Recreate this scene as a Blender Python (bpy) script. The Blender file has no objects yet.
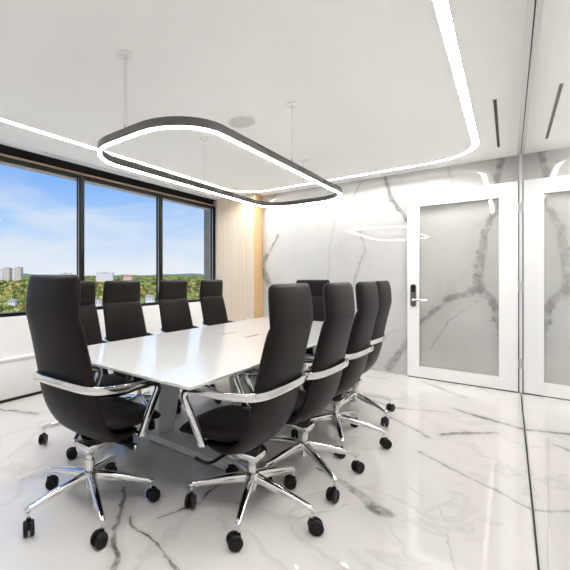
import bpy, bmesh, math, random
from mathutils import Vector, Matrix, noise as mnoise

C = bpy.context.scene.collection
PI = math.pi
random.seed(7)

# ------------------------------------------------------------------ camera
F_PX, CX_PX, HOR_PX, CAM_Z, YAW = 374.65, 190.0, 277.0, 1.25, math.radians(40.41)
cam_data = bpy.data.cameras.new('camera')
cam = bpy.data.objects.new('camera', cam_data)
C.objects.link(cam)
cam.location = (0, 0, CAM_Z)
cam.rotation_euler = (PI / 2, 0, YAW)
cam_data.sensor_width = 36
cam_data.lens = F_PX / 570 * 36
cam_data.shift_x = (285 - CX_PX) / 570
cam_data.shift_y = (HOR_PX - 285) / 570
cam_data.clip_start = 0.02
cam_data.clip_end = 20000
bpy.context.scene.camera = cam

# ------------------------------------------------------------------ view
vs = bpy.context.scene.view_settings
vs.view_transform = 'Standard'
vs.look = 'None'
vs.exposure = 0.0
vs.gamma = 1
vs.use_curve_mapping = False
LED_POWER = 88.0
RING_POWER = 40.0

# ------------------------------------------------------------------ world sky
world = bpy.data.worlds.new('sky')
bpy.context.scene.world = world
world.use_nodes = True
wn = world.node_tree.nodes; wl = world.node_tree.links
wn.clear()
w_out = wn.new('ShaderNodeOutputWorld'); w_bg = wn.new('ShaderNodeBackground')
w_tc = wn.new('ShaderNodeTexCoord'); w_sep = wn.new('ShaderNodeSeparateXYZ')
wl.new(w_tc.outputs['Generated'], w_sep.inputs[0])
w_ramp = wn.new('ShaderNodeValToRGB')
wl.new(w_sep.outputs['Z'], w_ramp.inputs[0])
el = w_ramp.color_ramp.elements
el[0].position = 0.0; el[0].color = (0.84, 0.89, 0.94, 1)
el[1].position = 1.0; el[1].color = (0.10, 0.25, 0.72, 1)
for p, c in ((0.05, (0.72, 0.82, 0.95, 1)), (0.13, (0.45, 0.67, 0.98, 1)), (0.25, (0.23, 0.47, 0.97, 1))):
    e = el.new(p); e.color = c
w_map = wn.new('ShaderNodeMapping'); w_map.inputs['Scale'].default_value = (1.0, 1.0, 3.6)
w_map.inputs['Location'].default_value = (0.35, 0.1, 0.2)
wl.new(w_tc.outputs['Generated'], w_map.inputs[0])
w_n = wn.new('ShaderNodeTexNoise'); w_n.inputs['Scale'].default_value = 3.2
w_n.inputs['Detail'].default_value = 6; w_n.inputs['Roughness'].default_value = 0.55
w_n.inputs['Distortion'].default_value = 0.5
wl.new(w_map.outputs[0], w_n.inputs['Vector'])
w_c = wn.new('ShaderNodeMapRange'); w_c.inputs['From Min'].default_value = 0.42; w_c.inputs['From Max'].default_value = 0.72
w_c.inputs['To Max'].default_value = 0.9
wl.new(w_n.outputs[0], w_c.inputs['Value'])
w_low = wn.new('ShaderNodeMapRange')            # more cloud low in the sky
for k, v in (('From Min', 0.05), ('From Max', 0.26), ('To Min', 1.25), ('To Max', 0.22)): w_low.inputs[k].default_value = v
wl.new(w_sep.outputs['Z'], w_low.inputs['Value'])
w_mul = wn.new('ShaderNodeMath'); w_mul.operation = 'MULTIPLY'; w_mul.use_clamp = True
wl.new(w_c.outputs[0], w_mul.inputs[0]); wl.new(w_low.outputs[0], w_mul.inputs[1])
w_mix = wn.new('ShaderNodeMix'); w_mix.data_type = 'RGBA'
wl.new(w_mul.outputs[0], w_mix.inputs[0]); wl.new(w_ramp.outputs[0], w_mix.inputs[6])
w_mix.inputs[7].default_value = (0.86, 0.89, 0.93, 1)
wl.new(w_mix.outputs[2], w_bg.inputs[0]); w_bg.inputs[1].default_value = 1.0
wl.new(w_bg.outputs[0], w_out.inputs[0])

sun_data = bpy.data.lights.new('sun', 'SUN')
sun = bpy.data.objects.new('sun', sun_data); C.objects.link(sun)
sun_data.energy = 3.4; sun_data.angle = 0.01; sun_data.color = (1, 0.95, 0.86)
sun.rotation_euler = (math.radians(28), math.radians(42), 0)     # from the far side of the building, high

# ------------------------------------------------------------------ materials
def new_mat(name):
    m = bpy.data.materials.new(name); m.use_nodes = True
    return m, m.node_tree.nodes, m.node_tree.links, m.node_tree.nodes['Principled BSDF']

def plain(name, col, rough=0.5, metal=0.0, spec=0.5, coat=0.0, bump=0.0, bscale=200, var=0.0):
    m, n, l, b = new_mat(name)
    b.inputs['Base Color'].default_value = (*col, 1)
    b.inputs['Roughness'].default_value = rough
    b.inputs['Metallic'].default_value = metal
    b.inputs['Specular IOR Level'].default_value = spec
    b.inputs['Coat Weight'].default_value = coat
    b.inputs['Coat Roughness'].default_value = 0.05
    if bump or var:
        tc = n.new('ShaderNodeTexCoord'); t = n.new('ShaderNodeTexNoise')
        t.inputs['Scale'].default_value = bscale; t.inputs['Detail'].default_value = 3
        l.new(tc.outputs['Object'], t.inputs['Vector'])
        if bump:
            bp = n.new('ShaderNodeBump'); bp.inputs['Strength'].default_value = bump; bp.inputs['Distance'].default_value = 0.002
            l.new(t.outputs[0], bp.inputs['Height']); l.new(bp.outputs[0], b.inputs['Normal'])
        if var:
            r = n.new('ShaderNodeMapRange'); r.inputs['To Min'].default_value = 1 - var; r.inputs['To Max'].default_value = 1 + var
            l.new(t.outputs[0], r.inputs['Value'])
            mx = n.new('ShaderNodeMix'); mx.data_type = 'RGBA'; mx.blend_type = 'MULTIPLY'; mx.inputs[0].default_value = 1
            mx.inputs[6].default_value = (*col, 1); l.new(r.outputs[0], mx.inputs[7]); l.new(mx.outputs[2], b.inputs['Base Color'])
    return m

def emit(name, col, power):
    m, n, l, b = new_mat(name)
    b.inputs['Base Color'].default_value = (0.8, 0.8, 0.8, 1)
    b.inputs['Emission Color'].default_value = (*col, 1); b.inputs['Emission Strength'].default_value = power
    return m

def glass(name, tint=(1, 1, 1), ior=1.5):
    m, n, l, b = new_mat(name)
    n.remove(b); out = n['Material Output']
    tr = n.new('ShaderNodeBsdfTransparent'); tr.inputs[0].default_value = (*tint, 1)
    gl = n.new('ShaderNodeBsdfGlossy'); gl.inputs['Roughness'].default_value = 0.0
    fr = n.new('ShaderNodeFresnel'); fr.inputs['IOR'].default_value = ior
    mx = n.new('ShaderNodeMixShader')
    ge = n.new('ShaderNodeNewGeometry'); im = n.new('ShaderNodeMapRange')   # same reflectance on both faces of the pane
    im.inputs['To Min'].default_value = ior; im.inputs['To Max'].default_value = 1 / ior
    l.new(ge.outputs['Backfacing'], im.inputs['Value']); l.new(im.outputs[0], fr.inputs['IOR'])
    l.new(fr.outputs[0], mx.inputs[0]); l.new(tr.outputs[0], mx.inputs[1]); l.new(gl.outputs[0], mx.inputs[2])
    l.new(mx.outputs[0], out.inputs[0])
    return m

def marble(name, polys, axis, base, rough, seed=0.0, warp=0.10, faint=0.10):
    """polys: list of (width, strength, [(u,v),...]) veins; axis 'xy' floor or 'xz' wall."""
    m, n, l, b = new_mat(name)
    def M(op, a, c=None, clamp=False):
        k = n.new('ShaderNodeMath'); k.operation = op; k.use_clamp = clamp
        for i, v in enumerate((a, c)):
            if v is None: continue
            if isinstance(v, (int, float)): k.inputs[i].default_value = v
            else: l.new(v, k.inputs[i])
        return k.outputs[0]
    def V(op, a, c=None, s=None, out=0):
        k = n.new('ShaderNodeVectorMath'); k.operation = op
        for i, v in enumerate((a, c)):
            if v is None: continue
            if isinstance(v, tuple): k.inputs[i].default_value = v
            else: l.new(v, k.inputs[i])
        if s is not None:
            if isinstance(s, (int, float)): k.inputs['Scale'].default_value = s
            else: l.new(s, k.inputs['Scale'])
        return k.outputs['Value'] if out else k.outputs['Vector']
    g = n.new('ShaderNodeNewGeometry'); sp = n.new('ShaderNodeSeparateXYZ'); l.new(g.outputs['Position'], sp.inputs[0])
    cb = n.new('ShaderNodeCombineXYZ'); l.new(sp.outputs['X'], cb.inputs[0]); l.new(sp.outputs['Y' if axis == 'xy' else 'Z'], cb.inputs[1])
    P0 = cb.outputs[0]
    Pn = V('ADD', P0, (seed, seed * 1.7, seed * 0.3))
    def noise(scale, det=4, rough_=0.6, col=False, vec=None):
        t = n.new('ShaderNodeTexNoise'); t.inputs['Scale'].default_value = scale; t.inputs['Detail'].default_value = det
        t.inputs['Roughness'].default_value = rough_; l.new(vec or Pn, t.inputs['Vector'])
        return t.outputs['Color' if col else 'Fac']
    w1 = V('SCALE', V('SUBTRACT', noise(4.5, 5, 0.65, True), (0.5, 0.5, 0.5)), s=warp)
    P = V('MULTIPLY', V('ADD', P0, w1), (1, 1, 0))
    big = noise(9, 5, 0.7)
    mask = None
    for width, strength, pts in polys:
        md = None
        for (a, c) in zip(pts[:-1], pts[1:]):
            wa = a[2] if len(a) > 2 else width; wb = c[2] if len(c) > 2 else width
            A = (a[0], a[1], 0.0); B = (c[0] - a[0], c[1] - a[1], 0.0)
            L2 = max(B[0] ** 2 + B[1] ** 2, 1e-6)
            q = V('SUBTRACT', P, A)
            t = M('MULTIPLY', V('DOT_PRODUCT', q, B, out=1), 1 / L2, clamp=True)
            cl = V('SCALE', B, s=t) if False else None
            k = n.new('ShaderNodeVectorMath'); k.operation = 'SCALE'; k.inputs[0].default_value = B; l.new(t, k.inputs['Scale'])
            dist = V('LENGTH', V('SUBTRACT', q, k.outputs[0]), out=1)
            wv = M('ADD', M('MULTIPLY', t, wb - wa), wa)
            r = M('DIVIDE', dist, wv)
            md = r if md is None else M('MINIMUM', md, r)
        # ragged inside: sharp core times noise + soft halo
        core = n.new('ShaderNodeMapRange'); core.interpolation_type = 'SMOOTHSTEP'
        for kk, v in (('From Min', 0.25), ('From Max', 1.0), ('To Min', 1.0), ('To Max', 0.0)): core.inputs[kk].default_value = v
        l.new(md, core.inputs['Value'])
        halo = n.new('ShaderNodeMapRange')
        for kk, v in (('From Min', 0.0), ('From Max', 3.2), ('To Min', 0.30), ('To Max', 0.0)): halo.inputs[kk].default_value = v
        l.new(md, halo.inputs['Value'])
        bn = n.new('ShaderNodeMapRange')
        for kk, v in (('From Min', 0.38), ('From Max', 0.6), ('To Min', 0.35), ('To Max', 1.0)): bn.inputs[kk].default_value = v
        l.new(big, bn.inputs['Value'])
        tot = M('MULTIPLY', M('MULTIPLY', M('MAXIMUM', core.outputs[0], halo.outputs[0]), bn.outputs[0]), min(strength * 1.25, 1.0), clamp=True)
        mask = tot if mask is None else M('MAXIMUM', mask, tot)
    # faint random web over the whole slab
    pw = V('ADD', Pn, V('SCALE', noise(1.3, 3, 0.5, True), s=0.9))
    f1 = noise(0.9, 6, 0.55, vec=pw)
    ridge = M('ABSOLUTE', M('SUBTRACT', f1, 0.5))
    rr = n.new('ShaderNodeMapRange')
    for kk, v in (('From Min', 0.0), ('From Max', 0.02), ('To Min', faint), ('To Max', 0.0)): rr.inputs[kk].default_value = v
    l.new(ridge, rr.inputs['Value'])
    soft = n.new('ShaderNodeMapRange')
    for kk, v in (('From Min', 0.45), ('From Max', 0.75), ('To Min', 0.0), ('To Max', 0.10)): soft.inputs[kk].default_value = v
    l.new(noise(1.6, 4, 0.5), soft.inputs['Value'])
    tot = M('MAXIMUM', M('ADD', rr.outputs[0], soft.outputs[0]), mask) if mask is not None else rr.outputs[0]
    mx = n.new('ShaderNodeMix'); mx.data_type = 'RGBA'; l.new(tot, mx.inputs[0])
    mx.inputs[6].default_value = (*base, 1); mx.inputs[7].default_value = (0.135, 0.125, 0.115, 1)
    l.new(mx.outputs[2], b.inputs['Base Color'])
    b.inputs['Roughness'].default_value = rough
    b.inputs['Specular IOR Level'].default_value = 0.85 if axis == 'xy' else 0.6
    return m

def wood(name, ca=(0.60, 0.49, 0.36), cb=(0.70, 0.60, 0.475)):
    m, n, l, b = new_mat(name)
    tc = n.new('ShaderNodeTexCoord'); mp = n.new('ShaderNodeMapping'); mp.inputs['Scale'].default_value = (60, 60, 1.2)
    l.new(tc.outputs['Object'], mp.inputs[0])
    t = n.new('ShaderNodeTexNoise'); t.inputs['Scale'].default_value = 1.0; t.inputs['Detail'].default_value = 4
    l.new(mp.outputs[0], t.inputs['Vector'])
    r = n.new('ShaderNodeValToRGB'); l.new(t.outputs[0], r.inputs[0])
    r.color_ramp.elements[0].position = 0.3; r.color_ramp.elements[0].color = (*ca, 1)
    r.color_ramp.elements[1].position = 0.7; r.color_ramp.elements[1].color = (*cb, 1)
    l.new(r.outputs[0], b.inputs['Base Color'])
    b.inputs['Roughness'].default_value = 0.22; b.inputs['Coat Weight'].default_value = 0.5; b.inputs['Coat Roughness'].default_value = 0.12
    return m

def leaves(name, c1, c2):
    m, n, l, b = new_mat(name)
    g = n.new('ShaderNodeNewGeometry'); t = n.new('ShaderNodeTexNoise'); t.inputs['Scale'].default_value = 0.5; t.inputs['Detail'].default_value = 3
    l.new(g.outputs['Position'], t.inputs['Vector'])
    oi = n.new('ShaderNodeObjectInfo')
    a = n.new('ShaderNodeMath'); a.operation = 'MULTIPLY_ADD'; a.inputs[1].default_value = 0.5; l.new(oi.outputs['Random'], a.inputs[0])
    s = n.new('ShaderNodeMath'); s.operation = 'MULTIPLY_ADD'; s.inputs[1].default_value = 2.4; s.inputs[2].default_value = -0.95
    l.new(t.outputs[0], s.inputs[0]); l.new(s.outputs[0], a.inputs[2]); a.use_clamp = True
    mx = n.new('ShaderNodeMix'); mx.data_type = 'RGBA'; l.new(a.outputs[0], mx.inputs[0])
    mx.inputs[6].default_value = (*c1, 1); mx.inputs[7].default_value = (*c2, 1)
    l.new(mx.outputs[2], b.inputs['Base Color']); b.inputs['Roughness'].default_value = 0.9
    b.inputs['Specular IOR Level'].default_value = 0.1
    return m

# ------------------------------------------------------------------ helpers
def obj(name, bm, mats, parent=None, smooth=False, loc=None):
    me = bpy.data.meshes.new(name); bm.normal_update(); bm.to_mesh(me); bm.free()
    for mm in (mats if isinstance(mats, (list, tuple)) else [mats]): me.materials.append(mm)
    if smooth:
        for p in me.polygons: p.use_smooth = True
        if smooth != 'all': me.set_sharp_from_angle(angle=math.radians(38))
    o = bpy.data.objects.new(name, me); C.objects.link(o)
    if parent: o.parent = parent
    if loc: o.location = loc
    return o

def thing(name, label, cat, loc=(0, 0, 0), rotz=0, group=None):
    o = bpy.data.objects.new(name, None); C.objects.link(o); o.empty_display_size = 0.1
    o.location = loc; o.rotation_euler = (0, 0, rotz); o['label'] = label; o['category'] = cat
    if group: o['group'] = group
    return o

def tag(o, label, cat, group=None):
    o['label'] = label; o['category'] = cat
    if group: o['group'] = group
    return o

def struct(o, label=None):
    o['kind'] = 'structure'
    if label: o['label'] = label
    return o

def bx(bm, x0, y0, z0, x1, y1, z1, mi=0, bev=0.0):
    tmp = bmesh.new()
    bmesh.ops.create_cube(tmp, size=1)
    for v in tmp.verts:
        v.co = Vector(((v.co.x + .5) * (x1 - x0) + x0, (v.co.y + .5) * (y1 - y0) + y0, (v.co.z + .5) * (z1 - z0) + z0))
    if bev: bmesh.ops.bevel(tmp, geom=tmp.edges[:], offset=bev, segments=2, affect='EDGES', profile=0.5)
    merge(bm, tmp, mi)

def merge(bm, tmp, mi=0, mat=None):
    if mat: tmp.transform(mat)
    vm = {}
    for v in tmp.verts: vm[v] = bm.verts.new(v.co)
    for f in tmp.faces:
        try:
            nf = bm.faces.new([vm[v] for v in f.verts]); nf.material_index = mi
        except ValueError: pass
    tmp.free()

def box(name, x0, y0, z0, x1, y1, z1, mat, parent=None, bev=0.0):
    bm = bmesh.new(); bx(bm, x0, y0, z0, x1, y1, z1, 0, bev)
    return obj(name, bm, mat, parent, smooth=bool(bev))

def cyl(bm, p0, p1, r0, r1=None, seg=20, mi=0):
    r1 = r0 if r1 is None else r1
    p0 = Vector(p0); p1 = Vector(p1); d = p1 - p0
    tmp = bmesh.new()
    bmesh.ops.create_cone(tmp, cap_ends=True, segments=seg, radius1=r0, radius2=r1, depth=d.length)
    q = Vector((0, 0, 1)).rotation_difference(d.normalized())
    merge(bm, tmp, mi, Matrix.Translation((p0 + p1) / 2) @ q.to_matrix().to_4x4())

def lathe(bm, prof, cx=0, cy=0, seg=28, mi=0):
    rings = []
    for r, z in prof:
        rings.append([bm.verts.new((cx + r * math.cos(2 * PI * k / seg), cy + r * math.sin(2 * PI * k / seg), z)) for k in range(seg)] if r > 1e-6 else [bm.verts.new((cx, cy, z))])
    for a, b in zip(rings[:-1], rings[1:]):
        for k in range(seg):
            k2 = (k + 1) % seg
            if len(a) == 1 and len(b) == 1: continue
            if len(a) == 1: f = bm.faces.new((a[0], b[k], b[k2]))
            elif len(b) == 1: f = bm.faces.new((a[k], b[0], a[k2]))
            else: f = bm.faces.new((a[k], b[k], b[k2], a[k2]))
            f.material_index = mi

def catmull(pts, sub):
    P = [tuple(p) for p in pts]; P = [tuple(2 * a - b for a, b in zip(P[0], P[1]))] + P + [tuple(2 * a - b for a, b in zip(P[-1], P[-2]))]
    out = []
    for i in range(1, len(P) - 2):
        for s in range(sub):
            t = s / sub
            out.append(tuple(0.5 * (2 * b + (c - a) * t + (2 * a - 5 * b + 4 * c - d) * t * t + (-a + 3 * b - 3 * c + d) * t ** 3)
                             for a, b, c, d in zip(P[i - 1], P[i], P[i + 1], P[i + 2])))
    out.append(P[-2])
    return out

def sweep(bm, path, prof_fn, closed=False, up=Vector((0, 0, 1)), mi=0):
    """path: list of Vector; prof_fn(i) -> list of (a,b): a along side, b along up"""
    n = len(path); rings = []
    for i, p in enumerate(path):
        if closed: t = path[(i + 1) % n] - path[i - 1]
        else: t = path[min(i + 1, n - 1)] - path[max(i - 1, 0)]
        t.normalize()
        u = up(i) if callable(up) else up
        side = t.cross(u).normalized(); u2 = side.cross(t).normalized()
        rings.append([bm.verts.new(p + side * a + u2 * b) for a, b in prof_fn(i)])
    m = len(rings[0])
    for i in range(n if closed else n - 1):
        r0 = rings[i]; r1 = rings[(i + 1) % n]
        for k in range(m):
            f = bm.faces.new((r0[k], r0[(k + 1) % m], r1[(k + 1) % m], r1[k])); f.material_index = mi
    if not closed:
        bm.faces.new(rings[0][::-1]).material_index = mi; bm.faces.new(rings[-1]).material_index = mi
    bmesh.ops.recalc_face_normals(bm, faces=bm.faces[:])

def rrect(cx, cy, hx, hy, r, z, seg=14):
    pts = []
    for (sx, sy, a0) in ((1, 1, 0), (-1, 1, 90), (-1, -1, 180), (1, -1, 270)):
        for k in range(seg + 1):
            a = math.radians(a0 + 90 * k / seg)
            pts.append(Vector((cx + sx * (hx - r) + r * math.cos(a), cy + sy * (hy - r) + r * math.sin(a), z)))
    return pts

# ------------------------------------------------------------------ unprojection used only to measure where marble veins lie
def at_z(x, y, z=0.0):
    s, c = math.sin(YAW), math.cos(YAW); l_ = (x - CX_PX) / F_PX; t = (z - CAM_Z) / ((HOR_PX - y) / F_PX)
    return ((-s + l_ * c) * t, (c + l_ * s) * t)
def at_y(x, y, Y=5.40):
    s, c = math.sin(YAW), math.cos(YAW); l_ = (x - CX_PX) / F_PX; t = Y / (c + l_ * s)
    return ((-s + l_ * c) * t, CAM_Z + (HOR_PX - y) / F_PX * t)

def fl(w, st, *pts): return (w, st, [(*at_z(p[0], p[1]), *(p[2:3])) for p in pts])
def wa(w, st, *pts): return (w, st, [(*at_y(p[0], p[1]), *(p[2:3])) for p in pts])

floor_veins = [
    fl(.02, .95, (318, 468, .02), (345, 484, .045), (384, 512, .075)),
    fl(.020, 1.0, (125, 486), (121, 509), (114, 530), (119, 556), (112, 575)),
    fl(.011, 1.0, (129, 517), (133, 527), (154, 538), (167, 556), (180, 572)),
    fl(.011, .9, (160, 518), (199, 502), (223, 479)),
    fl(.009, 1.0, (165, 556), (182, 569)),
    fl(.03, .65, (385, 414, .012), (402, 423, .02), (429, 437)),
    fl(.045, .75, (455, 409), (480, 417), (525, 430)),
    fl(.035, .75, (440, 435), (465, 433), (495, 433)),
    fl(.04, .45, (424, 382), (466, 398)),
    fl(.018, .6, (420, 452), (450, 468), (500, 492), (535, 511)),
    fl(.010, .30, (400, 482), (440, 505), (455, 570)),
    fl(.035, .7, (0, 409), (38, 414)),
    fl(.010, .25, (0, 436), (30, 428)),
    fl(.03, .5, (372, 400), (395, 408), (445, 412)),
    fl(.010, .30, (225, 500), (300, 520), (350, 505)),
]
wall_veins = [
    wa(.06, .65, (278, 236, .03), (265, 258, .05), (262, 270, .09), (272, 290, .09), (280, 300, .04)),
    wa(.03, .55, (276, 192), (262, 214)), wa(.02, .30, (319, 198), (316, 216)),
    wa(.025, .35, (362, 180), (354, 195)), wa(.02, .22, (340, 192), (330, 240), (326, 290)),
    wa(.05, .72, (385, 176, .025), (392, 198, .05), (407, 222, .035)),
    wa(.02, .38, (360, 231), (365, 251), (360, 262), (352, 290)),
    wa(.06, .62, (501, 155, .06), (497, 178, .05), (500, 206, .05), (484, 233, .06), (479, 270, .08), (478, 288, .1), (495, 305, .06), (502, 345, .05)),
    wa(.05, .50, (479, 288, .08), (444, 302, .05), (420, 324, .04), (405, 345, .06), (388, 368, .08)),
    wa(.02, .30, (446, 165), (452, 180), (458, 195)),
    wa(.012, .30, (484, 296), (450, 320), (430, 350)),
    wa(.02, .25, (400, 330), (388, 334), (380, 345)),
]

M_FLOOR = marble('polished_floor_marble', floor_veins, 'xy', (0.635, 0.612, 0.588), 0.012, 3.1, 0.10, 0.16)
M_WALLM = marble('polished_wall_marble', wall_veins, 'xz', (0.53, 0.527, 0.515), 0.008, 9.4, 0.12, 0.05)
M_PAINT = plain('white_wall_paint', (0.86, 0.855, 0.84), 0.6, bump=0.05)
M_CEIL = plain('white_ceiling_paint', (0.94, 0.928, 0.912), 0.7, bump=0.05)
M_PANEL = plain('white_lacquer', (0.85, 0.84, 0.83), 0.25)
M_DOOR = plain('white_door_lacquer', (0.86, 0.86, 0.85), 0.3)
M_GAP = plain('shadow_gap_black', (0.012, 0.011, 0.010), 0.6)
M_BLACK = plain('black_anodised_aluminium', (0.007, 0.0065, 0.006), 0.4, spec=0.25)
M_BLIND = plain('black_blind_fabric', (0.009, 0.008, 0.007), 0.8, spec=0.1)
M_HEM = plain('bronze_blind_hem', (0.42, 0.30, 0.20), 0.4)
M_CHROME = plain('polished_aluminium', (0.80, 0.79, 0.78), 0.10, 1.0)
M_STEEL = plain('brushed_steel', (0.55, 0.54, 0.52), 0.28, 1.0)
M_LEATHER = plain('black_leather', (0.010, 0.0082, 0.0068), 0.42, spec=0.13, bump=0.10, bscale=350)
M_PLASTIC = plain('black_plastic', (0.010, 0.010, 0.010), 0.4, spec=0.2)
M_TABLE = plain('white_lacquered_top', (0.66, 0.655, 0.64), 0.03, coat=0.3)
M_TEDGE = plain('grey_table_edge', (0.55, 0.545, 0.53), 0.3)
M_TLEG = plain('white_painted_steel', (0.66, 0.655, 0.64), 0.3)
M_RING = plain('dark_bronze_aluminium', (0.05, 0.045, 0.04), 0.45)
M_LED = emit('led_diffuser', (1.0, 0.985, 0.96), LED_POWER)
M_RLED = emit('pendant_diffuser', (1.0, 0.985, 0.96), RING_POWER)
M_CAN = plain('white_metal_canopy', (0.82, 0.81, 0.79), 0.4)
M_WIRE = plain('steel_wire', (0.45, 0.44, 0.42), 0.35, 0.8)
M_WOOD_GLARE = wood('glare_paled_oak')  # column front: oak tone paled, window glare put into the colour
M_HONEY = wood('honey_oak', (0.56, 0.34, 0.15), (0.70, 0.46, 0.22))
M_WGLASS = glass('window_glass', (0.99, 0.99, 0.99), 1.03)
M_DGLASS = glass('door_glass', (0.985, 0.985, 0.98), 1.3)
M_MIRROR = plain('white_backpainted_glass', (0.82, 0.81, 0.79), 0.0, spec=1.0, coat=1.0)
M_MIRROR.node_tree.nodes['Principled BSDF'].inputs['Coat Roughness'].default_value = 0.0
M_CONC = plain('weathered_concrete', (0.27, 0.26, 0.22), 0.85, var=0.35, bscale=8)
M_SOFF = plain('painted_soffit', (0.42, 0.40, 0.37), 0.8)

# ------------------------------------------------------------------ room shell
XL, XR, YB, YF, H = -3.86, 0.097, 5.42, -1.6, 2.575
struct(box('floor', XL - .1, YF - .1, -.1, XR + .06, YB + .1, 0, M_FLOOR), 'polished white marble floor with grey veins')
LX, LY, LHX, LHY, LW, LIN = -1.75, 2.78, 1.50, 2.35, .025, .019      # recessed light line: centre, half sizes, half width, depth
cl = bmesh.new()
def loop(pts):
    v = [cl.verts.new(p) for p in pts]
    return v, [cl.edges.new((v[k], v[(k + 1) % len(v)])) for k in range(len(v))]
def rect(z): return [(XL, YF - .1, z), (XR + .06, YF - .1, z), (XR + .06, YB + .1, z), (XL, YB + .1, z)]
v_in, e_in = loop(rrect(LX, LY, LHX - LW, LHY - LW, .50 - LW, H, 16))
v_out, e_out = loop(rrect(LX, LY, LHX + LW, LHY + LW, .50 + LW, H, 16))
v_rc, e_rc = loop(rect(H))
bmesh.ops.triangle_fill(cl, use_beauty=True, edges=e_in)
bmesh.ops.triangle_fill(cl, use_beauty=True, edges=e_out + e_rc)
for vv, o_ in ((v_in, -1), (v_out, 1)):
    up_ = [cl.verts.new(v.co + Vector((0, 0, LIN + .004))) for v in vv]
    for k in range(len(vv)): cl.faces.new((vv[k], vv[(k + 1) % len(vv)], up_[(k + 1) % len(vv)], up_[k]))
v_tp = [cl.verts.new(p) for p in rect(H + .12)]
cl.faces.new(v_tp)
for k in range(4): cl.faces.new((v_rc[k], v_rc[(k + 1) % 4], v_tp[(k + 1) % 4], v_tp[k]))
struct(obj('ceiling', cl, M_CEIL), 'smooth white ceiling')
struct(box('wall_back', XL - .1, YB, 0, XR + .1, YB + .1, H, M_WALLM), 'polished white marble back wall with grey veins')
struct(box('wall_front', XL - .1, YF - .1, 0, XR + .1, YF, H, M_PAINT))
WZ0, WZ1, WY1 = 0.845, 2.465, 5.24
wl_ = bmesh.new()
bx(wl_, XL - .14, YF - .1, 0, XL, YB + .1, WZ0)
bx(wl_, XL - .14, WY1, WZ0, XL, YB + .1, H)
bx(wl_, XL - .14, YF - .1, WZ0, XL, -1.2, H)
bx(wl_, XL - .14, -1.2, WZ1 + .09, XL - .09, WY1, H + .12)
struct(obj('wall_left', wl_, M_PAINT), 'white wall below the windows')

# right wall: large back-painted glass panels with a dark joint between them
wr = bmesh.new()
joints = [YF, -0.6, 1.69, YB]
bx(wr, XR + .012, YF - .1, 0, XR + .06, YB, H, 1)
for a, b_ in zip(joints[:-1], joints[1:]): bx(wr, XR, a + .003, .003, XR + .010, b_ - .003, H - .004, 0)
struct(obj('wall_right', wr, [M_MIRROR, M_GAP]), 'glossy glass wall reflecting the room')
tr = bmesh.new()
bx(tr, XR - .008, YF, 0, XR - .004, YB - .02, .006, 0); bx(tr, XR - .004, YF, 0, XR, YB - .02, .003, 1)
struct(obj('trim_1', tr, [M_STEEL, M_GAP]), 'thin dark floor channel at the foot of the glass wall')
tr = bmesh.new()
bx(tr, XR - .03, YF, H - .010, XR - .003, YB - .02, H, 0); bx(tr, XR - .003, YF, H - .004, XR, YB - .02, H, 1)
struct(obj('trim_2', tr, [M_PANEL, M_GAP]), 'thin ceiling channel at the top of the glass wall')
tr = bmesh.new()
bx(tr, XR - .012, YB - .05, .0, XR, YB, H, 0)
struct(obj('trim_3', tr, [M_PANEL]), 'slim white end profile of the glass wall')

# ceiling shadow pocket and blind fascia
struct(box('trim_4', XL - .09, -1.2, H - .004, XL, WY1, H + .12, M_BLACK), 'black ceiling pocket over the windows')

# windows: one framed opening each
mull = [-1.2, -0.10, 1.24, 2.575, 3.91, 5.24]
for i in range(5):
    y0, y1 = mull[i], mull[i + 1]
    fr = bmesh.new(); X0, X1 = XL - .10, XL - .02
    e0 = 0.028 if i else 0.05; e1 = 0.028 if i < 4 else 0.045
    bx(fr, X0, y0, WZ0, X1, y1, WZ0 + .035)
    bx(fr, X0, y0, WZ1 - .025, X1, y1, WZ1)
    bx(fr, X0, y0, WZ0 + .035, X1, y0 + e0, WZ1 - .025)
    bx(fr, X0, y1 - e1, WZ0 + .035, X1, y1, WZ1 - .025)
    w = struct(obj('window_%d' % (i + 1), fr, M_BLACK), 'tall black framed window pane %s' % ['', '', 'at the left edge', 'in the middle', 'beside the oak column'][i] if i > 1 else None)
    g = bmesh.new(); bx(g, XL - .064, y0 + e0, WZ0 + .035, XL - .058, y1 - e1, WZ1 - .025)
    obj('pane', g, M_WGLASS, w)
    gk = bmesh.new()
    for ya, yb in ((y0 + e0, y0 + e0 + .006), (y1 - e1 - .006, y1 - e1)): bx(gk, XL - .056, ya, WZ0 + .035, XL - .045, yb, WZ1 - .025)
    obj('glazing_bead', gk, M_STEEL, w)

# roller blinds, rolled up above each window
blind_words = {2: 'black rolled-up blind over the leftmost window', 3: 'black rolled-up blind over the middle window', 4: 'black rolled-up blind over the window beside the oak column'}
for i in (2, 3, 4):
    y0, y1 = mull[i] + .006, min(mull[i + 1], 5.168) - .006
    t = thing('roller_blind', blind_words[i], 'blind', (XL - .04, (y0 + y1) / 2, WZ1), 0, 'rolled-up window blinds')
    L = (y1 - y0) / 2
    bm = bmesh.new(); bx(bm, -.014, -L, .032, .034, L, .108)
    obj('cassette', bm, M_BLIND, t)
    bm = bmesh.new(); cyl(bm, (.01, -L, .018), (.01, L, .018), .012, seg=12)
    obj('hem_bar', bm, M_HEM, t, True)

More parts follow.
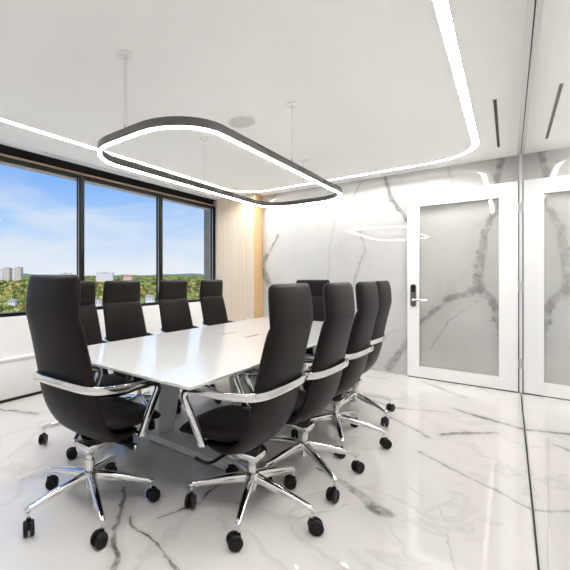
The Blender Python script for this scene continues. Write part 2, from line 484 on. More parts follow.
# low cabinet along the window wall
t = thing('low_cabinet', 'long low white cabinet under the windows with a black toe gap', 'cabinet', (XL + .03, 1.8, 0))
bm = bmesh.new(); bx(bm, -.028, -3.35, .035, .028, 3.36, .405, 0, .003); obj('body', bm, M_PANEL, t, True)
bm = bmesh.new(); bx(bm, -.028, -3.35, .405, .034, 3.36, .437, 0, .006); obj('top_ledge', bm, M_PANEL, t, True)
bm = bmesh.new(); bx(bm, -.028, -3.35, 0.001, .008, 3.36, .035); obj('toe_kick', bm, M_GAP, t)

# oak column in the corner
t = thing('oak_column', 'oak clad column, front paled by painted glare, between the windows and marble wall', 'column', ((XL - 3.07) / 2, 5.295, 0))
bm = bmesh.new(); hw = (-3.07 - XL) / 2 - .002
bx(bm, -hw + .055, -.125, 0, hw, .123, H - .002, 0, .002); obj('cladding', bm, M_WOOD_GLARE, t)
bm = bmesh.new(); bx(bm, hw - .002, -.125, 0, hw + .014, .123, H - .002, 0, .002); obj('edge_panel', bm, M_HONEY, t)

# door, standing open flat against the marble wall
DX0, DX1, DZ = -.975, .075, 2.285
YD0, YD1 = 5.365, 5.405
bm = bmesh.new()
gx0, gx1, gz0, gz1 = -.845, -.085, .145, 2.125
bx(bm, DX0, YD0, .012, gx0, YD1, DZ, 0, .002); bx(bm, gx1, YD0, .012, DX1, YD1, DZ, 0, .002)
bx(bm, gx0, YD0, .012, gx1, YD1, gz0); bx(bm, gx0, YD0, gz1, gx1, YD1, DZ)
door = struct(obj('door_1', bm, M_DOOR), 'white framed door with a tall glass panel')
bm = bmesh.new(); bx(bm, gx0, YD0 + .016, gz0, gx1, YD0 + .022, gz1); obj('glass_panel', bm, M_DGLASS, door)
bm = bmesh.new()
for z_ in (.32, 1.15, 2.0): cyl(bm, (DX1 + .008, YD0 - .002, z_ - .05), (DX1 + .008, YD0 - .002, z_ + .05), .008, seg=10)
obj('hinge', bm, M_STEEL, door, True)
bm = bmesh.new(); bx(bm, DX0 + .003, YD0 + .004, .001, DX1 - .003, YD1 - .004, .012); obj('bottom_shadow_strip', bm, M_GAP, door)  # black strip standing in for the shadow line under the door
bm = bmesh.new(); bx(bm, DX1 + .001, YD0 + .012, .001, DX1 + .006, YD1, DZ); obj('edge_shadow_strip', bm, M_GAP, door)  # black strip painting the shade in the gap at the hinge side
# lock plate with keypad and lever
bm = bmesh.new(); hx_, hz_ = -.908, 1.02
tmp = bmesh.new(); pts = rrect(0, 0, .031, .142, .030, 0, 8)
vf = [tmp.verts.new((p.x, 0, p.y)) for p in pts]; vb = [tmp.verts.new((p.x * .93, -.02, p.y * .985)) for p in pts]
tmp.faces.new(vf); tmp.faces.new(vb[::-1])
for k in range(len(pts)): tmp.faces.new((vf[k], vf[(k + 1) % len(pts)], vb[(k + 1) % len(pts)], vb[k]))
bmesh.ops.recalc_face_normals(tmp, faces=tmp.faces[:])
merge(bm, tmp, 0, Matrix.Translation((hx_, YD0, hz_)))
lock = obj('lock_plate', bm, plain('dark_nickel', (0.18, 0.17, 0.155), 0.35, 0.8), door, True)
bm = bmesh.new(); bx(bm, hx_ - .024, YD0 - .0225, hz_ + .045, hx_ + .024, YD0 - .018, hz_ + .128, 0, .002)
obj('keypad', bm, M_PLASTIC, lock, True)
bm = bmesh.new(); lz = .965
cyl(bm, (hx_ + .002, YD0 - .02, lz), (hx_ + .002, YD0 - .032, lz), .021, seg=24)
cyl(bm, (hx_ + .002, YD0 - .032, lz), (hx_ + .002, YD0 - .06, lz), .010, seg=16)
path = [Vector(p) for p in catmull([(hx_ - .004, YD0 - .058, lz), (hx_ + .05, YD0 - .061, lz), (hx_ + .11, YD0 - .058, lz + .002), (hx_ + .15, YD0 - .048, lz + .004)], 5)]
sweep(bm, path, lambda i: [(.007 * math.cos(a), .010 * math.sin(a)) for a in [2 * PI * k / 10 for k in range(10)]])
obj('lever_handle', bm, M_CHROME, lock, True)

# ------------------------------------------------------------------ ceiling light loop, slots, speaker
bm = bmesh.new()
sweep(bm, rrect(LX, LY, LHX, LHY, .50, H + LIN, 16), lambda i: [(-.0248, .004), (.0248, .004), (.0248, 0), (-.0248, 0)], closed=True)
lt = obj('diffuser', bm, M_LED)
bm = bmesh.new()
sweep(bm, rrect(LX, LY, LHX + .029, LHY + .029, .529, H - .003, 16), lambda i: [(-.002, .003), (.002, .003), (.002, -.0015), (-.002, -.0015)], closed=True)
sweep(bm, rrect(LX, LY, LHX - .029, LHY - .029, .471, H - .003, 16), lambda i: [(-.002, .003), (.002, .003), (.002, -.0015), (-.002, -.0015)], closed=True)
fr = obj('trim_frame', bm, M_CAN)
t = thing('ceiling_light', 'continuous white light line running round the ceiling edge with rounded corners', 'ceiling light', (LX, LY, H))
for o in (lt, fr):
    o.parent = t; o.location = (-LX, -LY, -H)

def slot(x, y0, y1, label, w=.024):
    t = thing('air_slot', label, 'vent', (x, (y0 + y1) / 2, H), 0, 'linear air slots in the ceiling')
    L = (y1 - y0) / 2
    bm = bmesh.new(); bx(bm, -w / 2, -L, -.003, w / 2, L, -.001); obj('opening', bm, M_GAP, t)
    bm = bmesh.new()
    for s in (-1, 1): bx(bm, s * w / 2 - .003, -L - .004, -.005, s * w / 2 + .003, L + .004, -.0005)
    obj('frame', bm, M_CAN, t)
slot(-.08, 3.6, 4.94, 'dark linear air slot in the ceiling near the door', .026)
slot(-3.74, 1.99, 3.35, 'thin linear air slot above the middle window', .016)
slot(-3.74, 3.75, 4.83, 'short thin linear air slot above the window by the oak column', .016)
t = thing('ceiling_speaker', 'round flush white speaker in the ceiling above the pendant', 'speaker', (-1.74, 2.73, H))
bm = bmesh.new(); lathe(bm, [(.118, 0), (.118, -.004), (.112, -.005), (.108, -.003)]); obj('rim', bm, M_CAN, t, True)
bm = bmesh.new(); lathe(bm, [(.108, -.0005), (.108, -.003), (.06, -.0035), (0, -.004)]); obj('grille', bm, plain('speaker_grille', (0.66, 0.65, 0.63), 0.6, bump=0.6, bscale=900), t, True)

# ------------------------------------------------------------------ pendant ring
RX, RY, RHX, RHY, RZ = -1.74, 2.755, .47, 1.31, 2.075
t = thing('pendant_light', 'dark rounded rectangular ring pendant hanging over the table', 'pendant light', (RX, RY, H))
def local(bmx): bmx.transform(Matrix.Translation((-RX, -RY, -H))); return bmx
bm = bmesh.new()
sweep(bm, rrect(RX, RY, RHX, RHY, .33, RZ + .027, 16), lambda i: [(-.015, .026), (.015, .026), (.015, -.024), (-.015, -.024)], closed=True)
obj('ring_frame', local(bm), M_RING, t, True)
bm = bmesh.new()
sweep(bm, rrect(RX, RY, RHX, RHY, .33, RZ - .002, 16), lambda i: [(-.010, .004), (.010, .004), (.010, -.002), (.007, -.005), (-.007, -.005), (-.010, -.002)], closed=True)
obj('light_diffuser', local(bm), M_RLED, t, True)
for (cx, cy) in ((-1.74, RY - RHY), (-1.74 + RHX, 2.70), (-1.74 - RHX, 2.80), (-1.77, RY + RHY)):
    bm = bmesh.new(); lathe(bm, [(0, H - .0005), (.045, H - .0005), (.045, H - .008), (.040, H - .012), (.014, H - .013), (.008, H - .028), (0, H - .028)], cx, cy, 24)
    can = obj('canopy', local(bm), M_CAN, t, True)
    bm = bmesh.new(); cyl(bm, (cx, cy, H - .02), (cx, cy, RZ + .05), .0013, seg=6); cyl(bm, (cx, cy, RZ + .05), (cx, cy, RZ + .085), .005, seg=8)
    if cy < 2: cyl(bm, (cx + .018, cy, H - .01), (cx + .018, cy, RZ + .05), .0013, seg=6)
    obj('cable', local(bm), M_WIRE, t)

# ------------------------------------------------------------------ conference table
TX0, TX1, TY0, TY1, TZ = -2.385, -1.122, 1.318, 4.25, .74
tcx, tcy = (TX0 + TX1) / 2, (TY0 + TY1) / 2
t = thing('conference_table', 'long white glossy conference table standing in the middle of the room', 'table', (tcx, tcy, 0))
bm = bmesh.new()
hx, hy = (TX1 - TX0) / 2, (TY1 - TY0) / 2
def slab(bm, levels):
    rings = [[bm.verts.new((p.x, p.y, z)) for p in rrect(0, 0, hx - i_, hy - i_, max(.012 - i_ * .3, .004), 0, 4)] for i_, z in levels]
    for a, b in zip(rings[:-1], rings[1:]):
        for k in range(len(a)): bm.faces.new((a[k], a[(k + 1) % len(a)], b[(k + 1) % len(a)], b[k]))
    bm.faces.new(rings[0][::-1]); bm.faces.new(rings[-1]); bmesh.ops.recalc_face_normals(bm, faces=bm.faces[:])
slab(bm, [(.0, TZ - .012), (0, TZ - .0015), (.0015, TZ)])
obj('tabletop', bm, M_TABLE, t)
bm = bmesh.new(); slab(bm, [(.055, TZ - .034), (.004, TZ - .017), (.004, TZ - .012)])
obj('bevelled_underside', bm, M_TEDGE, t)
for s in (1, -1):
    cyb = s * -(tcy - 2.225)
    bm = bmesh.new(); bx(bm, -.36, cyb - .25, .008, .36, cyb + .25, .06, 0, .003)
    ft = obj('foot', bm, M_TLEG, t, True)
    bm = bmesh.new(); bx(bm, -.35, cyb - .24, 0, .35, cyb + .24, .008); obj('foot_gap', bm, M_GAP, ft)
    for q in (1, -1):            # two blades set diagonally on each foot
        bm = bmesh.new(); X = -q * .26
        ya, yb_b, yb_t = cyb - q * .245 * s, cyb - q * .075 * s, cyb + q * .06 * s
        xs = (X - .022, X + .022)
        vsn = [bm.verts.new(c) for c in ((xs[0], ya, .06), (xs[1], ya, .06), (xs[1], yb_b, .06), (xs[0], yb_b, .06),
                                         (xs[0] + .0, ya, .708), (xs[1] + .0, ya, .708), (xs[1], yb_t, .708), (xs[0], yb_t, .708))]
        for f in ((0, 1, 2, 3), (4, 5, 6, 7), (0, 1, 5, 4), (1, 2, 6, 5), (2, 3, 7, 6), (3, 0, 4, 7)): bm.faces.new([vsn[k] for k in f])
        bmesh.ops.recalc_face_normals(bm, faces=bm.faces[:])
        bmesh.ops.bevel(bm, geom=bm.edges[:], offset=.003, segments=2, affect='EDGES')
        obj('leg', bm, M_TLEG, t, True)
bm = bmesh.new(); bx(bm, -1.93 - tcx, 2.70 - tcy, TZ, -1.69 - tcx, 2.925 - tcy, TZ + .0012, 0)
hatch = obj('cable_hatch', bm, M_TABLE, t)
for xx in (-1.93, -1.69):
    bm = bmesh.new(); bx(bm, xx - .006 - tcx, 2.70 - tcy, TZ + .0002, xx + .006 - tcx, 2.925 - tcy, TZ + .0022)
    obj('hatch_slot', bm, M_GAP, hatch)

# ------------------------------------------------------------------ office chair (built once, facing +Y)
def loft(stations, seg, sub, e=4.5, flip=1):
    """stations: y, z, half width, rear thickness, front thickness, curl ; returns closed upholstered shell"""
    st = catmull(stations, sub); bm = bmesh.new(); rings = []
    n = len(st)
    for i, (y, z, w, tb, tf, cu) in enumerate(st):
        a = st[max(i - 1, 0)]; b = st[min(i + 1, n - 1)]
        ty, tz = b[0] - a[0], b[1] - a[1]; L = math.hypot(ty, tz); ty /= L; tz /= L
        ny, nz = flip * tz, -flip * ty                       # towards the sitter (front)
        ring = []
        for k in range(seg):
            an = 2 * PI * k / seg; ca, sa = math.cos(an), math.sin(an)
            sx = math.copysign(abs(ca) ** (2 / e), ca); sn = math.copysign(abs(sa) ** (2 / 2.6), sa)
            d = sn * (tf if sn > 0 else tb) + cu * (abs(sx) ** 2.2) + (0.010 * (1 - sx * sx) if sn > 0 else -.006 * (1 - sx * sx))
            ring.append(bm.verts.new((sx * w, y + ny * d, z + nz * d)))
        rings.append(ring)
    for a, b in zip(rings[:-1], rings[1:]):
        for k in range(seg): bm.faces.new((a[k], a[(k + 1) % seg], b[(k + 1) % seg], b[k]))
    bm.faces.new(rings[0][::-1]); bm.faces.new(rings[-1])
    bmesh.ops.recalc_face_normals(bm, faces=bm.faces[:])
    return bm

BACK = [(.140, .366, .165, .004, .004, 0), (.125, .364, .19, .016, .010, 0), (.04, .356, .214, .02, .02, .004), (-.05, .368, .228, .022, .022, .012), (-.126, .418, .236, .025, .025, .024),
        (-.182, .505, .240, .026, .028, .030), (-.214, .615, .240, .026, .030, .028), (-.234, .74, .236, .026, .032, .022), (-.256, .86, .230, .026, .034, .016),
        (-.275, .95, .225, .026, .036, .012), (-.284, .990, .222, .026, .033, .010), (-.288, 1.010, .221, .026, .025, .009), (-.290, 1.030, .2205, .026, .034, .008),
        (-.289, 1.085, .218, .026, .040, .008), (-.282, 1.15, .215, .026, .040, .006), (-.274, 1.195, .210, .022, .033, .004), (-.272, 1.212, .200, .012, .018, .002), (-.2715, 1.217, .185, .003, .004, 0)]
SEAT = [(-.155, .446, .14, .006, .006, .0), (-.14, .440, .155, .022, .03, .0), (-.08, .426, .178, .030, .034, .010), (0, .418, .208, .034, .040, .012), (.10, .415, .228, .036, .042, .012), (.16, .415, .232, .036, .038, .010),
        (.22, .415, .232, .034, .032, .004), (.268, .408, .228, .028, .026, 0), (.292, .400, .215, .014, .014, 0), (.298, .398, .19, .003, .003, 0)]

def make_chair():
    t = thing('office_chair', 'x', 'chair')
    sbm = loft(SEAT, 40, 4, 4.5, -1)
    # seat stations run backward to forward, so the sitter side is up after mirroring the normal
    obj('seat', sbm, M_LEATHER, t, 'all')
    obj('backrest', loft(BACK, 44, 4, 5.0), M_LEATHER, t, 'all')
    # one continuous polished band: up from the seat side, back along the arm and round behind the back
    half = [(.240, .105, .368), (.244, .135, .43), (.250, .176, .515), (.254, .204, .568), (.257, .221, .602), (.258, .219, .628), (.258, .201, .644), (.258, .172, .652),
            (.258, .135, .6545), (.258, .08, .656), (.258, -.03, .663), (.257, -.14, .677), (.247, -.205, .688), (.205, -.252, .700), (.115, -.276, .709), (0, -.283, .712)]
    full = half + [(-x, y, z) for x, y, z in half[-2::-1]]
    path = [Vector(p) for p in catmull(full, 5)]
    n = len(path)
    def prof(i):
        f = min(i, n - 1 - i) / (n / 2)
        th = .0095 + (.004 if f < .3 else .004 * max(0, (.45 - f) / .15)); ht = .0205 + (.004 if f < .35 else .004 * max(0, (.5 - f) / .15))
        return [(th * math.copysign(abs(math.cos(a)) ** .7, math.cos(a)), ht * math.copysign(abs(math.sin(a)) ** .7, math.sin(a))) for a in [2 * PI * k / 12 for k in range(12)]]
    def upv(i):
        # the band's wide side faces outward: up on the arm, forward on the post
        p = path[i]; q = path[min(i + 1, n - 1)] - path[max(i - 1, 0)]; q.normalize()
        side = Vector((1 if p.x > 0 else -1, 0, 0)) if abs(p.x) > .25 or p.y > 0 else Vector((p.x, p.y * 1.2, 0)).normalized()
        if abs(p.x) > .2: side = side.lerp(Vector((p.x, p.y * 1.2, 0)).normalized(), max(0, min(1, (-p.y - .07) / .13)))
        return side.cross(q) if p is not None else None
    bm = bmesh.new(); sweep(bm, path, prof, up=upv)
    for s in (-1, 1):
        cyl(bm, (s * .20, .112, .375), (s * .255, .118, .380), .012, seg=12)
    obj('armrest', bm, M_CHROME, t, True)
    # under-seat mechanism
    bm = bmesh.new(); bx(bm, -.06, -.055, .272, .06, .125, .312, 0, .012)
    cyl(bm, (0, 0, .25), (0, 0, .285), .028, .040, 24)
    mech = obj('mechanism', bm, M_CHROME, t, True)
    bm = bmesh.new(); lathe(bm, [(0, .300), (.055, .300), (.070, .312), (.074, .336), (0, .342)], 0, .03, 32); obj('seat_bearing', bm, M_PLASTIC, mech, True)
    bm = bmesh.new(); cyl(bm, (.05, .06, .300), (.235, .075, .298), .013, seg=14); cyl(bm, (.19, .071, .299), (.235, .075, .298), .018, seg=16)
    k1 = obj('tension_knob', bm, M_PLASTIC, t, True)
    bm = bmesh.new(); cyl(bm, (.235, .075, .298), (.242, .0755, .298), .017, .014, seg=16); obj('knob_cap', bm, M_CHROME, k1, True)
    bm = bmesh.new(); path2 = [Vector(p) for p in catmull([(-.05, .05, .300), (-.15, .055, .298), (-.20, .065, .290), (-.225, .10, .280), (-.245, .155, .298)], 5)]
    sweep(bm, path2, lambda i: [((.009 + .007 * (i / 20)) * math.cos(a), .006 * math.sin(a)) for a in [2 * PI * k / 10 for k in range(10)]])
    obj('height_lever', bm, M_PLASTIC, t, True)
    bm = bmesh.new(); lathe(bm, [(0, .10), (.022, .10), (.024, .15), (.0245, .238), (.019, .240), (.019, .26), (0, .26)], seg=24)
    obj('gas_column', bm, M_CHROME, t, True)
    base = []
    bm = bmesh.new(); lathe(bm, [(0, .142), (.030, .142), (.045, .150), (.046, .182), (.036, .196), (.027, .200), (0, .200)], seg=30)
    hub = obj('hub', bm, M_CHROME, t, True)
    R = .328
    for k in range(5):
        a = 2 * PI * k / 5
        bm = bmesh.new()
        pts = catmull([(.030, .169, .023, .026), (.12, .158, .021, .023), (.22, .141, .0185, .018), (.31, .123, .0155, .014), (R, .117, .014, .013), (R + .016, .113, .008, .010)], 4)
        sweep(bm, [Vector((p[0], 0, p[1])) for p in pts],
              lambda i: [(pts[i][2] * math.copysign(abs(math.cos(q)) ** .75, math.cos(q)), pts[i][3] * math.copysign(abs(math.sin(q)) ** .6, math.sin(q))) for q in [2 * PI * j / 14 for j in range(14)]])
        cyl(bm, (R, 0, .062), (R, 0, .115), .008, seg=12)
        leg = obj('leg', bm, M_CHROME, t, True); leg.rotation_euler = (0, 0, a)
        # twin-wheel caster; trails at a different swivel on each leg
        sw = [.5, 2.2, 3.9, 1.3, 5.2][k]
        bm = bmesh.new()
        for s in (-1, 1):
            tmp = bmesh.new(); lathe(tmp, [(0, -.010), (.026, -.010), (.0345, -.008), (.0365, -.003), (.0365, .004), (.033, .009), (.016, .0105), (.014, .009), (0, .009)], seg=26)
            merge(bm, tmp, 0, Matrix.Translation((.018, s * .0155, .0365)) @ Matrix.Rotation(-s * PI / 2, 4, 'X'))
        cyl(bm, (.018, -.02, .0365), (.018, .02, .0365), .006, seg=10)
        cyl(bm, (0, 0, .05), (0, 0, .078), .012, .010, seg=14)
        bx(bm, -.004, -.0045, .030, .032, .0045, .066, 0, .002)
        cs = obj('caster', bm, M_PLASTIC, leg, True); cs.location = (R, 0, 0); cs.rotation_euler = (0, 0, sw)
    return t

def dup_tree(o, parent=None, depth=0):
    c = o.copy(); C.objects.link(c)
    if parent: c.parent = parent
    for ch in [x for x in ALL_CH.get(o.name, [])]: dup_tree(ch, c, depth + 1)
    return c

chair0 = make_chair()
ALL_CH = {}
for o in bpy.data.objects:
    if o.parent: ALL_CH.setdefault(o.parent.name, []).append(o)

BODY = .045        # the seat sits this far forward of the gas column
chairs = [  # x, y, facing, height change, star turn (world), label
    (-1.745, 1.25, 2.5, .044, 47, 'raised black leather chair nearest the camera at the left, alone at the near table end'),
    (-1.105, 1.765, 90, .0, 2, 'black leather chair at the nearest right side of the table, its back turned'),
    (-1.055, 2.315, 90, .0, 36, 'black leather chair on the right side, second from the camera'),
    (-1.07, 2.955, 90, .0, 8, 'black leather chair on the right side, third from the camera'),
    (-1.125, 3.62, 90, .0, 44, 'farthest black leather chair on the right side of the table, nearest the door'),
    (-2.44, 1.71, -90, .0, 20, 'black leather chair on the window side half hidden behind the big left chair'),
    (-2.49, 2.27, -90, .0, 50, 'black leather chair facing the camera in front of the middle window'),
    (-2.49, 2.97, -90, .0, 5, 'black leather chair on the window side in front of the right window mullion'),
    (-2.50, 3.67, -90, .0, 33, 'black leather chair on the window side nearest the oak column'),
    (-1.85, 4.24, 180, .0, 15, 'black leather chair at the far table end against the marble wall'),
]
for i, (x, y, deg, dz, star, lab) in enumerate(chairs):
    c = chair0 if i == 0 else dup_tree(chair0)
    a_ = math.radians(deg); c.location = (x + BODY * math.sin(a_), y - BODY * math.cos(a_), 0); c.rotation_euler = (0, 0, math.radians(deg))
    c['label'] = lab; c['category'] = 'chair'; c['group'] = 'black leather chairs around the table'
for i, c in enumerate([o for o in bpy.data.objects if o.parent is None and o.name.startswith('office_chair')]):
    x, y, deg, dz, star, lab = [q for q in chairs if q[5] == c['label']][0]
    k = 0
    for ch in [o for o in bpy.data.objects if o.parent == c]:
        nm = ch.name.split('.')[0]
        if nm == 'leg':
            ch.rotation_euler = (0, 0, math.radians(star - deg + 72 * k)); k += 1
        elif nm not in ('hub', 'gas_column'):
            ch.location = (0, 0 if nm == 'mechanism' else BODY, min(dz, .022) if nm == 'armrest' else dz)
        elif nm == 'gas_column' and dz:
            ch.scale = (1, 1, 1.12); ch.location = (0, 0, -.008)

# ------------------------------------------------------------------ outside the windows
struct(box('ledge', XL - .25, -1.5, WZ1 - .02, XL - .14, 7.5, WZ1 + .5, M_SOFF))
tag(box('concrete_pier', -4.34, 5.50, -6, -4.0, 6.2, WZ1 + .45, M_CONC), 'weathered concrete pier outside the window beside the oak column', 'pier')

GZ = -45.0
def gz(x, y):
    """height of the land: a valley by the building rising towards the skyline"""
    d = -math.sin(YAW) * x + math.cos(YAW) * y
    t = max(0.0, min(1.0, (d - 350) / 2100)); t = t * t * (3 - 2 * t)
    return GZ + 38 * t + 3 * mnoise.noise(Vector((x * .004, y * .004, 0)))
def dirpt(px, d):
    """point on the ground seen along picture column px at depth d"""
    s, c = math.sin(YAW), math.cos(YAW); l_ = (px - CX_PX) / F_PX
    return ((-s + l_ * c) * d, (c + l_ * s) * d)

m_ground = leaves('far_ground_grass', (0.05, 0.08, 0.02), (0.14, 0.17, 0.05))
bm = bmesh.new()
rows = []
for j in range(60):
    d = 60 * (9000 / 60) ** (j / 59)
    rows.append([bm.verts.new((x, y, gz(x, y))) for x, y in [dirpt(-260 + 20 * i, d) for i in range(35)]])
for a, b in zip(rows[:-1], rows[1:]):
    for k in range(len(a) - 1): bm.faces.new((a[k], a[k + 1], b[k + 1], b[k]))
bmesh.ops.recalc_face_normals(bm, faces=bm.faces[:])
struct(obj('ground', bm, m_ground), 'green land far below the windows')
# low hills on the skyline
bm = bmesh.new(); rows = []
for j in range(7):
    row = []
    for i in range(90):
        px = -220 + 7 * i; d = 4200 + j * 330
        hgt = math.sin(PI * j / 6) * (38 + 40 * mnoise.noise(Vector((px * .012, 1.7, 0))) + 14 * mnoise.noise(Vector((px * .06, j, 3))) + (34 if 150 < px < 235 else 0) * math.sin(PI * (px - 150) / 85 if 150 < px < 235 else 0))
        x, y = dirpt(px, d); row.append(bm.verts.new((x, y, gz(x, y) - 2 + max(hgt, 0))))
    rows.append(row)
for a, b in zip(rows[:-1], rows[1:]):
    for k in range(len(a) - 1): bm.faces.new((a[k], a[k + 1], b[k + 1], b[k]))
bmesh.ops.recalc_face_normals(bm, faces=bm.faces[:])
struct(obj('hill', bm, plain('distant_hazy_wood', (0.20, 0.27, 0.24), 1.0, spec=0, var=.3, bscale=.01), smooth=True))

LEAF = {'dark green': leaves('foliage_dark_green', (0.035, 0.055, 0.014), (0.17, 0.20, 0.06)),
        'fresh green': leaves('foliage_fresh_green', (0.10, 0.14, 0.03), (0.36, 0.38, 0.11)),
        'yellow': leaves('foliage_yellow', (0.30, 0.25, 0.06), (0.66, 0.52, 0.16)),
        'rusty orange': leaves('foliage_rusty', (0.20, 0.10, 0.03), (0.42, 0.22, 0.07))}
M_BARK = plain('tree_bark', (0.12, 0.09, 0.06), 0.9)
def crown_bm(rnd, n, sub, trunk=True):
    bm = bmesh.new()
    if trunk: cyl(bm, (0, 0, 0), (0, 0, .45), .035, .02, 6, 1)
    for k in range(n):
        tmp = bmesh.new(); bmesh.ops.create_icosphere(tmp, subdivisions=sub, radius=1)
        a = rnd.uniform(0, 2 * PI); rr = rnd.uniform(0, .26) if k else 0
        r = rnd.uniform(.19, .30) if k else .34
        c = Vector((rr * math.cos(a), rr * math.sin(a), rnd.uniform(.42, .82) if k else .6)); sd = rnd.uniform(0, 50)
        for v in tmp.verts:
            d = v.co.normalized(); v.co = c + d * r * (1 + .45 * mnoise.noise(d * 2.6 + Vector((sd, sd, 0))))
        merge(bm, tmp, 0)
    return bm
rnd = random.Random(11)
tree_src = []
for kind, count in (('dark green', 3), ('fresh green', 3), ('yellow', 2), ('rusty orange', 1)):
    for q in range(count):
        b_ = crown_bm(rnd, 6, 2); me = bpy.data.meshes.new('tree'); b_.normal_update(); b_.to_mesh(me); b_.free()
        me.materials.append(LEAF[kind]); me.materials.append(M_BARK)
        tree_src.append((kind, me))
pick = {'dark green': [m for k, m in tree_src if k == 'dark green'], 'fresh green': [m for k, m in tree_src if k == 'fresh green'],
        'yellow': [m for k, m in tree_src if k == 'yellow'], 'rusty orange': [m for k, m in tree_src if k == 'rusty orange']}
def rkind(px):
    r = rnd.random(); warm = .24 if px < 90 else .16
    return 'yellow' if r < warm * .7 else 'rusty orange' if r < warm else 'dark green' if r < .62 else 'fresh green'

# houses and blocks first, so trees keep clear of them
build_spots = []
M_BW = plain('pale_render', (0.78, 0.77, 0.75), 0.8); M_BT = plain('beige_render', (0.66, 0.57, 0.48), 0.8)
M_BG = plain('dark_far_glass', (0.25, 0.26, 0.27), 0.3); M_BR = plain('orange_red_roof', (0.62, 0.20, 0.09), 0.8); M_BGR = plain('grey_roof', (0.36, 0.35, 0.35), 0.8)
def building(name, label, px, d, w, dp, h_top, floors, cols, wall, roof, pitched=False, base=0.0):
    x, y = dirpt(px, d); build_spots.append((x, y, max(w, dp) * .62 + 4, d, px))
    gb = gz(x, y); h = h_top - gb - 0.0; t = thing(name, label, 'building', (x, y, gb), YAW)
    b = bmesh.new(); bx(b, -w / 2, -dp / 2, 0, w / 2, dp / 2, h); obj('wall', b, wall, t)
    b = bmesh.new()
    if pitched:
        v = [b.verts.new(c) for c in ((-w / 2 - .6, -dp / 2 - .6, h), (w / 2 + .6, -dp / 2 - .6, h), (w / 2 + .6, dp / 2 + .6, h), (-w / 2 - .6, dp / 2 + .6, h), (-w / 2 + 1, 0, h + dp * .32), (w / 2 - 1, 0, h + dp * .32))]
        for f in ((0, 1, 2, 3), (0, 1, 5, 4), (2, 3, 4, 5), (1, 2, 5), (3, 0, 4)): b.faces.new([v[k] for k in f])
        bmesh.ops.recalc_face_normals(b, faces=b.faces[:])
    else:
        bx(b, -w / 2 - .4, -dp / 2 - .4, h, w / 2 + .4, dp / 2 + .4, h + .8); bx(b, -w * .15, -dp * .2, h + .8, w * .12, dp * .2, h + 3)
    obj('roof', b, roof, t)
    fh = h / floors
    for r in range(floors):
        b = bmesh.new()
        for k in range(cols):
            xx = -w / 2 + (k + .5) * w / cols
            bx(b, xx - w / cols * .24, -dp / 2 - .1, r * fh + fh * .38, xx + w / cols * .24, -dp / 2 + .02, r * fh + fh * .74)
        obj('window_row', b, M_BG, t)
def hsee(y_top, d): return CAM_Z + (HOR_PX - y_top) / F_PX * d
building('tower_block', 'beige high-rise tower on the skyline at the far left', 7.5, 1500, 26, 22, hsee(268, 1500), 14, 3, M_BT, M_BGR)
building('tower_block', 'beige high-rise tower second from the left on the skyline', 19, 1500, 24, 22, hsee(267.5, 1500), 14, 3, M_BT, M_BGR)
building('tower_block', 'white high-rise tower between the two beige ones on the skyline', 13, 1580, 26, 20, hsee(270, 1580), 13, 4, M_BW, M_BGR)
building('tower_block', 'white tower at the left picture edge on the skyline', 1.0, 1580, 22, 20, hsee(270, 1580), 13, 4, M_BW, M_BGR)
building('apartment_block', 'wide low pale block on the skyline in the middle window', 105, 1400, 62, 24, hsee(273, 1400), 8, 9, M_BW, M_BGR)
building('apartment_block', 'small pale block on the skyline left of the first mullion', 66, 1700, 50, 24, hsee(273.5, 1700), 8, 7, M_BW, M_BGR)
building('apartment_block', 'orange-roofed block rising out of the trees in the middle window', 128, 1150, 26, 16, hsee(276.5, 1150), 7, 5, M_BT, M_BR, True)
building('apartment_block', 'pale block among trees in the left window', 92, 800, 12, 10, hsee(290, 800), 4, 3, M_BW, M_BGR)
building('house', 'white house among trees below the middle window', 150, 500, 11, 9, hsee(297, 500), 3, 3, M_BW, M_BGR, True)
building('house', 'white flat-roofed house at the foot of the middle window', 96, 455, 15, 10, hsee(300, 455), 3, 4, M_BW, M_BGR)
building('house', 'grey-roofed house among trees at the far left', 13, 520, 10, 9, hsee(301, 520), 3, 3, M_BW, M_BGR, True)

def blocked(x, y, d):
    for (bx_, by_, r, bd, bpx) in build_spots:
        dd = math.hypot(x - bx_, y - by_)
        if dd < r: return True
    return False
def in_front(px, d, h):
    for (bx_, by_, r, bd, bpx) in build_spots:
        if bd - 60 < d < bd and abs(px - bpx) < (r / bd * F_PX): return True
    return False
pts = []; tries = 0; grid = {}
while len(pts) < 5200 and tries < 200000:
    tries += 1
    u = rnd.random(); d = 330 / (1 - u * (1 - 330 / 2600)) if rnd.random() < .8 else rnd.uniform(330, 800)
    px = rnd.uniform(-60, 232)
    x, y = dirpt(px, d)
    if blocked(x, y, d): continue
    sp = 7.0 if d < 620 else 9.5 if d < 1100 else 15
    key = (int(x // sp), int(y // sp))
    if key in grid: continue
    grid[key] = 1
    h = rnd.uniform(8, 14) if d < 1100 else rnd.uniform(12, 18)
    if in_front(px, d, h): h = min(h, 6.0)
    pts.append((d, px, x, y, h))
pts.sort()
windows_px = [(-3, 30), (84, 104), (108, 214)]
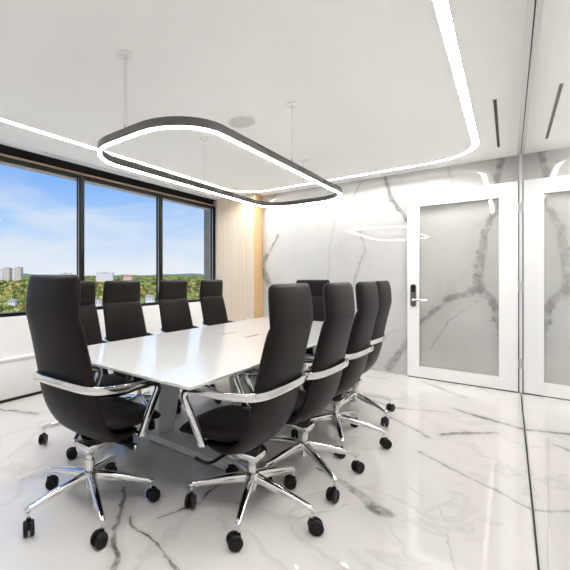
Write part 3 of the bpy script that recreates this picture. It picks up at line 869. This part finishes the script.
solo = [p for p in pts if p[0] > 392 and any(a < p[1] < b for a, b in windows_px)][:220]
ids = set(id(p) for p in solo)
lab_of = {'dark green': 'dark green leafy tree in the wooded suburb beyond the windows', 'fresh green': 'fresh green leafy tree in the wooded suburb beyond the windows',
          'yellow': 'yellowing leafy tree in the wooded suburb beyond the windows', 'rusty orange': 'rusty orange leafy tree in the wooded suburb beyond the windows'}
for p in solo:
    kd = rkind(p[1]); me = rnd.choice(pick[kd])
    o = bpy.data.objects.new('tree', me); C.objects.link(o)
    s = p[4]; o.location = (p[2], p[3], gz(p[2], p[3])); o.scale = (s * rnd.uniform(.85, 1.15), s * rnd.uniform(.85, 1.15), s); o.rotation_euler = (0, 0, rnd.uniform(0, 6.28))
    tag(o, lab_of[kd], 'tree', kd + ' trees beyond the windows')
# the uncountable rest of the wood: one object
bm = bmesh.new(); kinds = list(LEAF)
protos = []
for q in range(4):
    pb = crown_bm(rnd, 3, 1, False); protos.append(([v.co.copy() for v in pb.verts], [[v.index for v in f.verts] for f in (pb.verts.index_update() or pb.faces)])); pb.free()
verts = []; faces = []; mids = []
for p in pts:
    if id(p) in ids: continue
    vs_, fs_ = rnd.choice(protos); s = p[4]; wv = s * (1.0 if p[0] < 1100 else 1.7); a = rnd.uniform(0, 6.28); ca, sa = math.cos(a), math.sin(a); o0 = len(verts); mi = kinds.index(rkind(p[1]))
    if p[0] > 1300 and mi > 1: mi = rnd.choice((0, 1))
    g0 = gz(p[2], p[3])
    for v in vs_: verts.append((p[2] + wv * (v.x * ca - v.y * sa), p[3] + wv * (v.x * sa + v.y * ca), g0 + v.z * s))
    for f in fs_: faces.append([o0 + k for k in f]); mids.append(mi)
bm.free()
me = bpy.data.meshes.new('woodland'); me.from_pydata(verts, [], faces)
for k in kinds: me.materials.append(LEAF[k])
me.polygons.foreach_set('material_index', mids); me.update()
wd = bpy.data.objects.new('woodland', me); C.objects.link(wd)
wd['kind'] = 'stuff'; tag(wd, 'dense mixed green and yellow woodland filling the view beyond the windows', 'trees')
